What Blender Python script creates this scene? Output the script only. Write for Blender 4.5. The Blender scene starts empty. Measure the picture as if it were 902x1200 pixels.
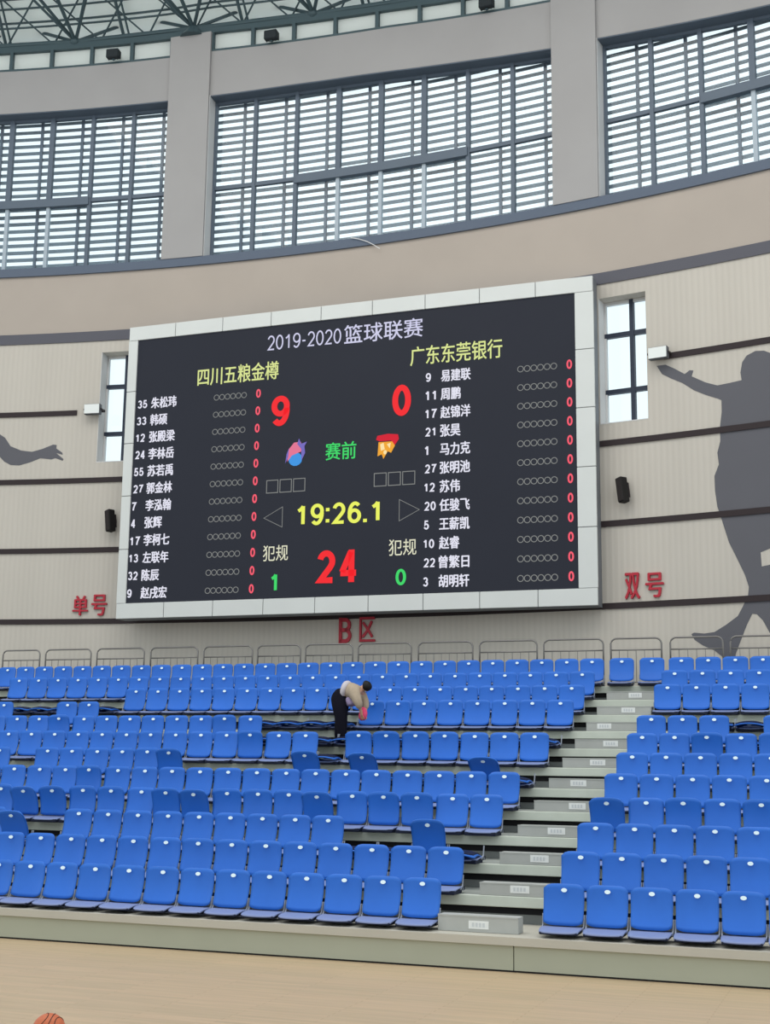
import bpy, bmesh, math, random
from mathutils import Vector, Matrix
random.seed(7)
C = bpy.context.scene.collection
SC = bpy.context.scene

# ------------------------------------------------------------------ camera, world, light, exposure
F_PX = 1568.78
EYE = Vector((0, 0, 2.2924))
YAW, PITCH, ROLL = -0.353479, 0.185143, 0.0124089
def cam_axes():
    cy, sy, cp, sp, cr, sr = math.cos(YAW), math.sin(YAW), math.cos(PITCH), math.sin(PITCH), math.cos(ROLL), math.sin(ROLL)
    fwd = Vector((sy*cp, cy*cp, sp)); right = Vector((cy, -sy, 0)); up = right.cross(fwd)
    return cr*right+sr*up, -sr*right+cr*up, fwd
RT, UP, FW = cam_axes()
cd = bpy.data.cameras.new('camera'); cd.sensor_fit = 'VERTICAL'; cd.sensor_height = 36; cd.sensor_width = 36
cd.lens = F_PX/1200*36; cd.clip_end = 500
cam = bpy.data.objects.new('camera', cd); C.objects.link(cam)
cam.matrix_world = Matrix(((RT.x, UP.x, -FW.x, EYE.x), (RT.y, UP.y, -FW.y, EYE.y), (RT.z, UP.z, -FW.z, EYE.z), (0, 0, 0, 1)))
SC.camera = cam
w = bpy.data.worlds.new('overcast_sky'); SC.world = w; w.use_nodes = True
bg = w.node_tree.nodes['Background']; bg.inputs[0].default_value = (0.90, 0.97, 1.0, 1); bg.inputs[1].default_value = 1.15
la = bpy.data.lights.new('overhead_fill', 'AREA'); la.shape = 'RECTANGLE'; la.size = 26; la.size_y = 14; la.energy = 2600; la.color = (1.0, 0.95, 0.88)
lo = bpy.data.objects.new('overhead_fill', la); C.objects.link(lo); lo.location = (-8, 14, 23.5)  # added soft light from above, no fixture behind it; shades the wall under the board
SC.view_settings.view_transform = 'Standard'; SC.view_settings.look = 'None'
SC.view_settings.gamma = 1; SC.view_settings.exposure = 0.0; SC.view_settings.use_curve_mapping = False

# ------------------------------------------------------------------ materials
def lin(c):
    c /= 255
    return c/12.92 if c <= 0.04045 else ((c+0.055)/1.055)**2.4
def rgb(r, g, b): return (lin(r), lin(g), lin(b), 1)
def mat(name, col, rough=0.6, metal=0.0, noise=0.0, scale=6.0, spec=0.4, emit=None, estr=1.0):
    m = bpy.data.materials.new(name); m.use_nodes = True
    nt = m.node_tree; b = nt.nodes['Principled BSDF']
    b.inputs['Base Color'].default_value = col; b.inputs['Roughness'].default_value = rough; b.inputs['Metallic'].default_value = metal
    b.inputs['Specular IOR Level'].default_value = spec
    if noise:
        n = nt.nodes.new('ShaderNodeTexNoise'); n.inputs['Scale'].default_value = scale; n.inputs['Detail'].default_value = 4
        g = nt.nodes.new('ShaderNodeNewGeometry'); nt.links.new(g.outputs['Position'], n.inputs['Vector'])
        r = nt.nodes.new('ShaderNodeMapRange'); r.inputs['From Min'].default_value = 0.3; r.inputs['From Max'].default_value = 0.7
        r.inputs['To Min'].default_value = 1-noise; r.inputs['To Max'].default_value = 1+noise
        mx = nt.nodes.new('ShaderNodeVectorMath'); mx.operation = 'SCALE'; mx.inputs[0].default_value = col[:3]
        nt.links.new(n.outputs['Fac'], r.inputs['Value']); nt.links.new(r.outputs['Result'], mx.inputs['Scale'])
        nt.links.new(mx.outputs['Vector'], b.inputs['Base Color'])
    if emit:
        b.inputs['Emission Color'].default_value = emit; b.inputs['Emission Strength'].default_value = estr
    return m
def glow(name, col, base=(0.01, 0.01, 0.01, 1), s=1.0): return mat(name, base, 0.6, emit=col, estr=s, spec=0.1)

M = {}
M['plaster'] = mat('painted_plaster', rgb(160, 158, 158), 0.9, noise=0.03, scale=0.7, spec=0.1)
M['fascia'] = mat('warm_plaster', rgb(173, 163, 154), 0.9, noise=0.03, scale=0.7, spec=0.1)
M['reveal'] = mat('white_reveal_paint', rgb(205, 205, 205), 0.85, spec=0.1)
M['groove'] = mat('dark_groove_metal', rgb(52, 44, 46), 0.6, spec=0.2)
M['darkband'] = mat('dark_grey_band', rgb(92, 92, 100), 0.7, spec=0.2)
M['ledge'] = mat('blue_grey_ledge', rgb(92, 102, 118), 0.6, spec=0.2)
M['winframe'] = mat('blue_grey_aluminium', rgb(88, 100, 114), 0.5, metal=0.0)
M['winframe_pale'] = mat('pale_aluminium', rgb(166, 178, 188), 0.5)
M['winframe_dark'] = mat('dark_window_aluminium', rgb(46, 54, 70), 0.5, metal=0.2)
M['louvre'] = mat('louvre_blade_paint', rgb(120, 130, 140), 0.7, spec=0.2)
M['mullion_rod'] = mat('louvre_bracket_paint', rgb(96, 104, 118), 0.6, spec=0.3)
M['steel_dark'] = mat('dark_teal_steel', rgb(66, 84, 90), 0.5, spec=0.3)
M['floodbox'] = mat('black_lamp_housing', rgb(40, 46, 50), 0.6, spec=0.2)
M['clerestory'] = mat('clerestory_panel', rgb(232, 236, 240), 0.5, noise=0.03, scale=2.0)
M['deck'] = mat('grey_deck_board', rgb(150, 154, 150), 0.7, noise=0.05, scale=3, spec=0.2)
M['nosing'] = mat('pale_nosing_metal', rgb(198, 204, 192), 0.6, noise=0.04, scale=4)
M['riser'] = mat('grey_riser', rgb(120, 124, 122), 0.7, noise=0.05, scale=3)
M['plinth'] = mat('grey_green_plinth', rgb(168, 171, 154), 0.7, noise=0.03, scale=1.5, spec=0.2)
M['plinth_cap'] = mat('pale_plinth_cap', rgb(184, 180, 168), 0.65, noise=0.03, scale=2)
M['black'] = mat('plain_black', rgb(26, 26, 28), 0.7, spec=0.2)
M['step'] = mat('grey_step_box', rgb(172, 174, 170), 0.6, noise=0.05, scale=4)
M['tag'] = mat('white_tag', rgb(226, 228, 226), 0.6, noise=0.03, scale=20)
M['tagmark'] = mat('tag_print', rgb(200, 204, 206), 0.7)
M['blue'] = mat('blue_plastic', rgb(42, 107, 203), 0.42, noise=0.06, scale=1.6, spec=0.3)
M['navy'] = mat('dark_seat_shell', rgb(16, 24, 56), 0.5, spec=0.2)
M['pan'] = mat('grey_blue_seat_pan', rgb(128, 142, 184), 0.55, spec=0.3)
M['panbase'] = mat('black_pan_base', rgb(28, 34, 54), 0.6, spec=0.2)
M['bracket'] = mat('bracket_steel', rgb(150, 156, 168), 0.45, metal=0.3)
M['rail_dark'] = mat('black_seat_beam', rgb(24, 30, 48), 0.6, spec=0.2)
M['plate'] = mat('white_number_plate', rgb(225, 245, 252), 0.35)
M['railing'] = mat('brushed_rail_steel', rgb(128, 126, 124), 0.4, metal=0.6)
M['clad'] = mat('white_aluminium_cladding', rgb(206, 209, 207), 0.5, noise=0.02, scale=1.5)
M['cladseam'] = mat('cladding_seam', rgb(128, 130, 132), 0.7)
M['cabinet'] = mat('grey_cabinet_side', rgb(112, 116, 122), 0.6)
M['screen'] = mat('led_screen_face', rgb(30, 32, 38), 0.55, noise=0.06, scale=0.6, spec=0.15, emit=rgb(42, 45, 58), estr=0.4)
M['mural'] = mat('grey_mural_paint', rgb(98, 98, 104), 0.85, noise=0.02, scale=1, spec=0.1)
M['redsign'] = mat('red_letter_acrylic', rgb(176, 32, 52), 0.5)
M['speaker'] = mat('black_speaker_box', rgb(30, 28, 28), 0.6, spec=0.2)
M['grille'] = mat('speaker_grille', rgb(50, 46, 46), 0.8, spec=0.1)
M['lampshell'] = mat('pale_lamp_shell', rgb(84, 86, 92), 0.5)
M['lampglass'] = mat('lamp_front_glass', rgb(226, 230, 228), 0.25)
M['ball'] = mat('orange_ball_leather', rgb(186, 98, 62), 0.55, noise=0.08, scale=30)
M['seam'] = mat('black_ball_seam', rgb(40, 26, 22), 0.7)
M['skin'] = mat('skin', rgb(196, 150, 124), 0.6)
M['hair'] = mat('black_hair', rgb(20, 18, 20), 0.6, spec=0.3)
M['trousers'] = mat('black_trousers', rgb(22, 22, 32), 0.9, spec=0.1)
M['jacket'] = mat('tan_jacket_cloth', rgb(176, 160, 140), 0.9, noise=0.1, scale=12, spec=0.1)
M['hem'] = mat('lilac_shirt_cloth', rgb(160, 146, 178), 0.9, spec=0.1)
M['shirt'] = mat('pale_shirt_cloth', rgb(196, 190, 196), 0.9, spec=0.1)
M['shoe'] = mat('dark_shoe', rgb(30, 28, 30), 0.6)
M['pink'] = mat('pink_cloth', rgb(224, 84, 122), 0.9, noise=0.15, scale=20, spec=0.1)
M['cable'] = mat('white_cable', rgb(220, 220, 220), 0.6)
# LED colours
for n, c in dict(white=(226, 226, 240), title=(205, 205, 232), yellow=(232, 240, 96), teamyellow=(216, 226, 146), red=(244, 36, 44), redsmall=(246, 90, 110),
                 green=(60, 214, 104), grey=(124, 126, 122), dim=(136, 138, 136), cream=(222, 222, 196), navyglow=(120, 24, 28),
                 lblue=(70, 150, 226), lpink=(226, 120, 150), lviolet=(120, 110, 190), lred=(212, 44, 60), lorange=(240, 168, 60), lcream=(250, 226, 170)).items():
    M['led_'+n] = glow('led_'+n, rgb(*c))

CX, CY, R0 = -11.88, -13.81, 42.0
def wall_mat():
    m = mat('ribbed_wall_panel', rgb(192, 186, 177), 0.85, spec=0.1); nt = m.node_tree; b = nt.nodes['Principled BSDF']
    g = nt.nodes.new('ShaderNodeNewGeometry'); s = nt.nodes.new('ShaderNodeSeparateXYZ'); nt.links.new(g.outputs['Position'], s.inputs[0])
    def mth(op, a, bb=None):
        n = nt.nodes.new('ShaderNodeMath'); n.operation = op
        for i, v in enumerate((a, bb)):
            if v is None: continue
            if isinstance(v, (int, float)): n.inputs[i].default_value = v
            else: nt.links.new(v, n.inputs[i])
        return n.outputs[0]
    ang = mth('ARCTAN2', mth('SUBTRACT', s.outputs[0], CX), mth('SUBTRACT', s.outputs[1], CY))
    st = mth('SINE', mth('MULTIPLY', ang, R0*2*math.pi/0.13)); st2 = mth('SINE', mth('MULTIPLY', ang, R0*2*math.pi/1.22))
    n = nt.nodes.new('ShaderNodeTexNoise'); n.inputs['Scale'].default_value = 0.5; nt.links.new(g.outputs['Position'], n.inputs['Vector'])
    f = mth('ADD', mth('ADD', mth('MULTIPLY', st, 0.022), mth('MULTIPLY', st2, 0.012)), mth('ADD', mth('MULTIPLY', n.outputs['Fac'], 0.08), 0.95))
    v = nt.nodes.new('ShaderNodeVectorMath'); v.operation = 'SCALE'; v.inputs[0].default_value = rgb(192, 186, 177)[:3]
    nt.links.new(f, v.inputs['Scale']); nt.links.new(v.outputs[0], b.inputs['Base Color'])
    bp = nt.nodes.new('ShaderNodeBump'); bp.inputs['Strength'].default_value = 0.12; bp.inputs['Distance'].default_value = 0.02
    nt.links.new(st, bp.inputs['Height']); nt.links.new(bp.outputs[0], b.inputs['Normal'])
    return m
M['wall'] = wall_mat()
def floor_mat():
    m = mat('maple_court_boards', rgb(186, 162, 132), 0.42, spec=0.3); nt = m.node_tree; b = nt.nodes['Principled BSDF']
    g = nt.nodes.new('ShaderNodeNewGeometry')
    mp = nt.nodes.new('ShaderNodeMapping'); mp.inputs['Scale'].default_value = (0.55, 7.0, 1); nt.links.new(g.outputs['Position'], mp.inputs['Vector'])
    br = nt.nodes.new('ShaderNodeTexBrick'); br.inputs['Scale'].default_value = 1.0; br.inputs['Mortar Size'].default_value = 0.004
    br.inputs['Color1'].default_value = rgb(188, 164, 134); br.inputs['Color2'].default_value = rgb(178, 158, 128); br.inputs['Mortar'].default_value = rgb(172, 148, 118)
    br.inputs['Brick Width'].default_value = 0.9; br.inputs['Row Height'].default_value = 0.5
    nt.links.new(mp.outputs[0], br.inputs['Vector'])
    n = nt.nodes.new('ShaderNodeTexNoise'); n.inputs['Scale'].default_value = 2.2; n.inputs['Detail'].default_value = 5; nt.links.new(mp.outputs[0], n.inputs['Vector'])
    mx = nt.nodes.new('ShaderNodeMix'); mx.data_type = 'RGBA'; mx.blend_type = 'OVERLAY'; mx.inputs[0].default_value = 0.18
    nt.links.new(br.outputs['Color'], mx.inputs[6]); nt.links.new(n.outputs['Fac'], mx.inputs[7]); nt.links.new(mx.outputs[2], b.inputs['Base Color'])
    return m
M['floor'] = floor_mat()
def glass_mat():
    m = bpy.data.materials.new('window_glass'); m.use_nodes = True; nt = m.node_tree; nt.nodes.clear()
    o = nt.nodes.new('ShaderNodeOutputMaterial'); t = nt.nodes.new('ShaderNodeBsdfTransparent'); t.inputs[0].default_value = (0.95, 0.99, 1, 1)
    gl = nt.nodes.new('ShaderNodeBsdfGlossy'); gl.inputs['Roughness'].default_value = 0.03; mx = nt.nodes.new('ShaderNodeMixShader'); mx.inputs[0].default_value = 0.02
    nt.links.new(t.outputs[0], mx.inputs[1]); nt.links.new(gl.outputs[0], mx.inputs[2]); nt.links.new(mx.outputs[0], o.inputs[0])
    return m
M['glass'] = glass_mat()
def roof_mat():
    m = bpy.data.materials.new('translucent_roof_sheet'); m.use_nodes = True; nt = m.node_tree; nt.nodes.clear()
    o = nt.nodes.new('ShaderNodeOutputMaterial'); d = nt.nodes.new('ShaderNodeBsdfDiffuse'); t = nt.nodes.new('ShaderNodeBsdfTranslucent')
    d.inputs[0].default_value = (0.80, 0.82, 0.80, 1); t.inputs[0].default_value = (0.86, 0.9, 0.88, 1)
    mx = nt.nodes.new('ShaderNodeMixShader'); mx.inputs[0].default_value = 0.5
    nt.links.new(d.outputs[0], mx.inputs[1]); nt.links.new(t.outputs[0], mx.inputs[2]); nt.links.new(mx.outputs[0], o.inputs[0])
    return m
M['roof'] = roof_mat()

# ------------------------------------------------------------------ mesh helpers
def mesh_obj(name, me, m=None, parent=None, loc=None):
    o = bpy.data.objects.new(name, me); C.objects.link(o)
    if m is not None and not me.materials: me.materials.append(m)
    if parent: o.parent = parent
    if loc: o.location = loc
    return o
def bm_mesh(name, bm, smooth=False):
    me = bpy.data.meshes.new(name); bm.normal_update(); bm.to_mesh(me); bm.free()
    if smooth:
        for p in me.polygons: p.use_smooth = True
    return me
def obj(name, bm, m, parent=None, smooth=False, loc=None): return mesh_obj(name, bm_mesh(name, bm, smooth), m, parent, loc)
def box(bm, x0, x1, y0, y1, z0, z1):
    vs = [bm.verts.new((x, y, z)) for x in (x0, x1) for y in (y0, y1) for z in (z0, z1)]
    for f in ((0, 1, 3, 2), (4, 6, 7, 5), (0, 4, 5, 1), (2, 3, 7, 6), (0, 2, 6, 4), (1, 5, 7, 3)): bm.faces.new([vs[i] for i in f])
    return vs
def bevel(bm, w, seg=2):
    bmesh.ops.bevel(bm, geom=list(bm.edges), offset=w, segments=seg, affect='EDGES', profile=0.5); return bm
def bbox(x0, x1, y0, y1, z0, z1, bw=0.0, seg=2):
    bm = bmesh.new(); box(bm, x0, x1, y0, y1, z0, z1)
    bmesh.ops.recalc_face_normals(bm, faces=bm.faces)
    if bw: bevel(bm, bw, seg)
    return bm
def tube(bm, pts, r, n=8):
    pts = [Vector(p) for p in pts]; rings = []
    for i, p in enumerate(pts):
        d = (pts[min(i+1, len(pts)-1)]-pts[max(i-1, 0)]).normalized()
        a = d.cross(Vector((0, 0, 1)) if abs(d.z) < 0.9 else Vector((1, 0, 0))).normalized(); b = d.cross(a)
        rings.append([bm.verts.new(p+r*(math.cos(2*math.pi*k/n)*a+math.sin(2*math.pi*k/n)*b)) for k in range(n)])
    for A, B in zip(rings, rings[1:]):
        # align rings
        for k in range(n): bm.faces.new((A[k], A[(k+1) % n], B[(k+1) % n], B[k]))
    bm.faces.new(rings[0][::-1]); bm.faces.new(rings[-1])
def W(th, R, z):
    t = math.radians(th); return Vector((CX+R*math.sin(t), CY+R*math.cos(t), z))
def val(z, th): return z(th) if callable(z) else z
def cbox(bm, t0, t1, Ra, Rb, z0, z1, step=1.0):
    """a block of the curved wall between two angles"""
    n = max(1, int(math.ceil((t1-t0)/step))); rings = []
    for i in range(n+1):
        t = t0+(t1-t0)*i/n
        rings.append([bm.verts.new(W(t, R, val(z, t))) for R, z in ((Ra, z0), (Rb, z0), (Rb, z1), (Ra, z1))])
    for A, B in zip(rings, rings[1:]):
        for k in range(4): bm.faces.new((A[k], B[k], B[(k+1) % 4], A[(k+1) % 4]))
    bm.faces.new(rings[0]); bm.faces.new(rings[-1][::-1])
def fin(bm): bmesh.ops.recalc_face_normals(bm, faces=bm.faces); return bm
def interp(tab):
    def f(t):
        if t <= tab[0][0]: return tab[0][1]
        for (a, b), (c, d) in zip(tab, tab[1:]):
            if t <= c: return b+(d-b)*(t-a)/(c-a)
        return tab[-1][1]
    return f
def empty(name, loc, rz=0.0):
    o = bpy.data.objects.new(name, None); C.objects.link(o); o.location = loc; o.rotation_euler = (0, 0, rz); o.empty_display_size = 0.2; return o
def tag(o, label, cat, group=None):
    o['label'] = label; o['category'] = cat
    if group: o['group'] = group
    return o
def struct(o): o['kind'] = 'structure'; return o
def ray(x, y): return RT*((x-451)/F_PX)-UP*((y-600)/F_PX)+FW
def cyl(x, y, R=R0):
    d = ray(x, y); A = d.x**2+d.y**2; b = -(d.x*CX+d.y*CY); c = CX*CX+CY*CY-R*R
    t = (-b+math.sqrt(b*b-A*c))/A; P = EYE+d*t
    return math.degrees(math.atan2(P.x-CX, P.y-CY)), P.z
def atY(x, y, Y): d = ray(x, y); return EYE+d*(Y/d.y)

# rows of the stand
Y1, RUN, RISE = 15.6633, 0.9371, 0.3083
XL, XR = -5.2403, -3.5256
def rowY(k): return Y1+(k-1)*RUN
def deckZ(k): return 0.40+(k-1)*RISE
X0, X1 = -21.0, 0.6

# ------------------------------------------------------------------ floor
fb = bmesh.new(); box(fb, -34, 14, -6, 15.3, -0.2, 0.0); struct(obj('floor', fin(fb), M['floor']))
fb = bmesh.new(); box(fb, -34, 14, 15.3, 29.5, -0.2, -0.02); struct(obj('understand_slab', fin(fb), M['deck']))

# ------------------------------------------------------------------ curved wall
head = interp([(-20, 18.98), (-6.2, 18.96), (-1.6, 18.94), (1.4, 18.87), (4.5, 18.70), (7.57, 18.50), (9.25, 18.45), (14.4, 18.08), (20.5, 17.7)])
cbot = interp([(-20, 20.2), (-6.2, 20.15), (-4.6, 20.18), (1.8, 20.0), (7.6, 19.66), (14, 19.2), (20.5, 18.8)])
ctop = interp([(-20, 20.75), (-6.2, 20.69), (-4.6, 20.72), (1.8, 20.48), (7.6, 20.14), (14, 19.68), (20.5, 19.28)])
TA, TB = -18.0, 20.6
WR = (8.98, 10.43, 9.46, 12.28)     # small window right of the board: angles, heights
WL = (-8.16, -6.7, 9.48, 12.3)
wb = bmesh.new()
cbox(wb, TA, WL[0], R0, R0+0.5, -0.02, 12.6); cbox(wb, WL[1], WR[0], R0, R0+0.5, -0.02, 12.6); cbox(wb, WR[1], TB, R0, R0+0.5, -0.02, 12.6)
for q in (WL, WR):
    cbox(wb, q[0], q[1], R0, R0+0.5, -0.02, q[2]); cbox(wb, q[0], q[1], R0, R0+0.5, q[3], 12.6)
struct(obj('wall_back', fin(wb), M['wall']))
wb = bmesh.new(); cbox(wb, TA, TB, R0, R0+0.5, 12.6, 14.42); struct(obj('wall_fascia', fin(wb), M['fascia']))
wb = bmesh.new(); cbox(wb, TA, TB, R0-0.03, R0+0.2, 12.60, 12.86); struct(obj('trim_1', fin(wb), M['darkband']))
wb = bmesh.new(); cbox(wb, TA, TB, R0-0.06, R0+0.5, 14.40, 14.62); struct(obj('trim_2', fin(wb), M['ledge']))
n = 3
for z, segs in ((10.76, ((TA, -8.95), (10.95, TB))), (9.03, ((TA, TB),)), (7.29, ((TA, TB),)), (5.55, ((TA, TB),))):
    for a, b in segs:
        wb = bmesh.new(); cbox(wb, a, b, R0-0.035, R0+0.05, z-0.06, z+0.065); struct(obj('trim_%d' % n, fin(wb), M['groove'])); n += 1
# pillars and ring beam
PIL = ((-6.12, -4.6), (7.62, 9.08))
for a, b in PIL:
    wb = bmesh.new(); cbox(wb, a, b, R0-0.08, R0+0.6, 14.62, lambda t: ctop(t)-0.02); struct(obj('pillar', fin(wb), M['plaster']))
BAYS = ((TA, PIL[0][0]), (PIL[0][1], PIL[1][0]), (PIL[1][1], TB))
for a, b in BAYS:
    wb = bmesh.new(); cbox(wb, a, b, R0, R0+0.5, head, cbot); struct(obj('wall_upper', fin(wb), M['plaster']))

# ------------------------------------------------------------------ large louvred windows
def big_window(idx, a, b, edges):
    """edges: mullion angles; the middle panes share a heavier transom"""
    e = struct(empty('window_%d' % idx, W((a+b)/2, R0+0.4, 14.62)))
    inv = Matrix.Translation(-e.location)
    def put(name, bm, m):
        fin(bm); bmesh.ops.transform(bm, matrix=inv, verts=bm.verts); return obj(name, bm, m, e)
    zb = 14.62; zt = lambda t: head(t)
    fr = bmesh.new(); Rf = R0+0.36; Rg = R0+0.46; e1, e2 = edges[2], edges[-3]
    cbox(fr, a, b, Rf, Rg, zb, zb+0.05); cbox(fr, a, b, Rf, Rg, lambda t: head(t)-0.09, zt)
    for t in (a, b):
        dt = math.degrees(0.035/R0); c = min(max(t, a+dt), b-dt); cbox(fr, c-dt, c+dt, Rf-0.02, Rg, zb, zt)
    put('window_frame', fr, M['winframe'])
    for t in edges[1:-1]:
        mid = e1 < t < e2; dt = math.degrees((0.062 if mid else 0.045)/R0)
        mu = bmesh.new(); cbox(mu, t-dt, t+dt, Rf-0.02, Rg, 16.55 if mid else zb, zt); put('mullion', mu, M['winframe'])
        if mid:
            dt = math.degrees(0.045/R0); mu = bmesh.new(); cbox(mu, t-dt, t+dt, Rf, Rg, zb, 16.5); put('lower_mullion', mu, M['winframe_pale'])
    tr = bmesh.new()
    cbox(tr, a, e1, Rf, Rg, 16.53, 16.63); cbox(tr, e2, b, Rf, Rg, 16.53, 16.63); cbox(tr, e1, e2, Rf-0.06, Rg, 16.44, 16.66)
    put('transom', tr, M['winframe'])
    hl = bmesh.new(); cbox(hl, a, b, R0+0.01, R0+0.37, lambda t: head(t)-0.025, lambda t: head(t)-0.001); put('head_lining', hl, M['winframe'])
    g = bmesh.new(); cbox(g, a, b, R0+0.40, R0+0.412, zb+0.03, lambda t: head(t)-0.05); put('glass', g, M['glass'])
    lv = bmesh.new(); z = zb-0.10
    while z < 19.1:
        k = max(1, int((b-a)/1.0))
        for i in range(k):
            t0, t1 = a-0.3+(b-a+0.6)*i/k, a-0.3+(b-a+0.6)*(i+1)/k
            # tilted blade: inner edge low, outer edge high
            vs = [lv.verts.new(W(t, R, zz)) for t in (t0, t1) for R, zz in ((R0+0.72, z), (R0+0.80, z+0.125), (R0+0.825, z+0.125), (R0+0.745, z))]
            for q in range(4): lv.faces.new((vs[q], vs[(q+1) % 4], vs[4+(q+1) % 4], vs[4+q]))
        z += 0.2
    put('louvre_blades', lv, M['louvre'])
    rd = bmesh.new()
    for t0, t1 in zip(edges, edges[1:]):
        c = t0+(t1-t0)*0.62
        cbox(rd, c-0.045, c+0.045, R0+0.66, R0+0.72, zb-0.1, lambda t: head(t)+0.1)
    put('louvre_bracket', rd, M['mullion_rod'])
    return e
def lerp_edges(a, b, n): return [a+(b-a)*i/n for i in range(n+1)]
pw = (PIL[1][0]-PIL[0][1])/8
big_window(1, BAYS[0][0], BAYS[0][1], [BAYS[0][1]-pw*i for i in range(8, -1, -1)])
big_window(2, BAYS[1][0], BAYS[1][1], lerp_edges(*BAYS[1], 8))
big_window(3, BAYS[2][0], BAYS[2][1], [BAYS[2][0]+pw*i for i in range(0, 9)])
# white reveals on the jambs
for i, (a, b) in enumerate(BAYS[1:]):
    wb = bmesh.new(); cbox(wb, a-0.002, a+0.02, R0-0.02, R0+0.5, 14.62, head); struct(obj('trim_%d' % n, fin(wb), M['reveal'])); n += 1

# small windows beside the board
def small_window(idx, q, cols, rows):
    a, b, z0, z1 = q
    e = struct(empty('window_%d' % idx, W((a+b)/2, R0+0.4, z0))); inv = Matrix.Translation(-e.location)
    def put(name, bm, m):
        fin(bm); bmesh.ops.transform(bm, matrix=inv, verts=bm.verts); return obj(name, bm, m, e)
    d = math.degrees(0.045/R0); fr = bmesh.new(); Ra, Rb = R0+0.34, R0+0.44
    for c in cols: cbox(fr, c-d, c+d, Ra-0.01, Rb, z0, z1)
    for r in rows: cbox(fr, a, b, Ra, Rb, r-0.05, r+0.05)
    put('glazing_bars', fr, M['winframe_dark'])
    fr = bmesh.new(); cbox(fr, a, a+d, Ra, Rb, z0, z1); cbox(fr, b-d, b, Ra, Rb, z0, z1); cbox(fr, a, b, Ra, Rb, z0, z0+0.05); cbox(fr, a, b, Ra, Rb, z1-0.06, z1)
    put('window_frame', fr, M['reveal'])
    g = bmesh.new(); cbox(g, a, b, R0+0.38, R0+0.392, z0, z1); put('glass', g, M['glass'])
    rv = bmesh.new(); cbox(rv, a-0.001, a+0.012, R0-0.005, R0+0.42, z0, z1); cbox(rv, a, b, R0-0.005, R0+0.42, z0-0.001, z0+0.02)
    put('reveal', rv, M['reveal'])
small_window(4, WL, (-7.43,), (10.28, 11.5)); small_window(5, WR, (9.83,), (10.25, 11.52))

# ------------------------------------------------------------------ clerestory, ring beam, roof
d = math.degrees(0.045/R0)
def clerestory(idx, a, b, n_):
    e = struct(empty('window_%d' % idx, W((a+b)/2, R0+0.2, cbot((a+b)/2)))); inv = Matrix.Translation(-e.location)
    def put(name, bm, m):
        fin(bm); bmesh.ops.transform(bm, matrix=inv, verts=bm.verts); return obj(name, bm, m, e)
    bm = bmesh.new(); cbox(bm, a, b, R0+0.12, R0+0.2, cbot, ctop); put('panel', bm, M['roof'])
    bm = bmesh.new(); cbox(bm, a, b, R0-0.0, R0+0.1, lambda t: cbot(t)+0.002, lambda t: cbot(t)+0.06)
    for t in lerp_edges(a, b, n_): cbox(bm, max(a, t-d), min(b, t+d), R0, R0+0.11, cbot, ctop)
    put('window_frame', bm, M['steel_dark'])
clerestory(6, BAYS[0][1]-8*pw, BAYS[0][1], 8); clerestory(7, *BAYS[1], 8); clerestory(8, BAYS[2][0], BAYS[2][0]+8*pw, 8)
bm = bmesh.new(); cbox(bm, TA, TB, R0+0.0, R0+0.3, lambda t: ctop(t), lambda t: ctop(t)+0.17); struct(obj('ring_beam', fin(bm), M['steel_dark']))
bm = bmesh.new()
def roofz(R, t): return ctop(t)+0.1+(R0+1.6-R)*0.50
rs = [R0+1.6-1.5*i for i in range(9)]; ts = [TA+(TB-TA)*i/26 for i in range(27)]
g_ = [[bm.verts.new(W(t, R, roofz(R, t))) for t in ts] for R in rs]
for i in range(len(rs)-1):
    for j in range(len(ts)-1): bm.faces.new((g_[i][j], g_[i+1][j], g_[i+1][j+1], g_[i][j+1]))
ro = obj('ceiling', bm, M['roof']); struct(ro)
so = ro.modifiers.new('s', 'SOLIDIFY'); so.thickness = 0.05
# purlins under the sheet
bm = bmesh.new()
for i in range(1, 18):
    R = R0+1.2-0.62*i
    for a, b in zip(ts, ts[1:]): tube(bm, (W(a, R, roofz(R, a)-0.10), W(b, R, roofz(R, b)-0.10)), 0.03, 6)
struct(obj('roof_purlins', fin(bm), M['steel_dark']))
# space frame
def low(i, j): t = -5.35+4.5*i; return W(t, R0+0.05-2.6*j, ctop(t)+0.22+1.05*j)
def high(i, j): t = -5.35+4.5*(i+0.5); return W(t, R0+0.5-2.6*j, ctop(t)+1.0+1.05*j)
bm = bmesh.new()
for i in range(-3, 6):
    for j in range(0, 3):
        P = low(i, j)
        for (a, b) in ((i, j), (i-1, j), (i, j+1), (i-1, j+1)): tube(bm, (P, high(a, b)), 0.045, 7)
        if i < 5: tube(bm, (P, low(i+1, j)), 0.05 if j else 0.06, 7)
        if j < 2: tube(bm, (P, low(i, j+1)), 0.05, 7)
        if i < 5: tube(bm, (high(i, j), high(i+1, j)), 0.04, 7); tube(bm, (high(i, j), high(i, j+1)), 0.04, 7)
        for s_ in (-1.1, 1.1): tube(bm, (P, low(i, j+1) + (high(i, j)-high(i-1, j))*s_*0.45+Vector((0, 0, 0.35))), 0.035, 6)
        q = bmesh.ops.create_icosphere(bm, subdivisions=2, radius=0.13, matrix=Matrix.Translation(P))
        q = bmesh.ops.create_icosphere(bm, subdivisions=2, radius=0.10, matrix=Matrix.Translation(high(i, j)))
struct(obj('roof_space_frame', fin(bm), M['steel_dark']))
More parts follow.
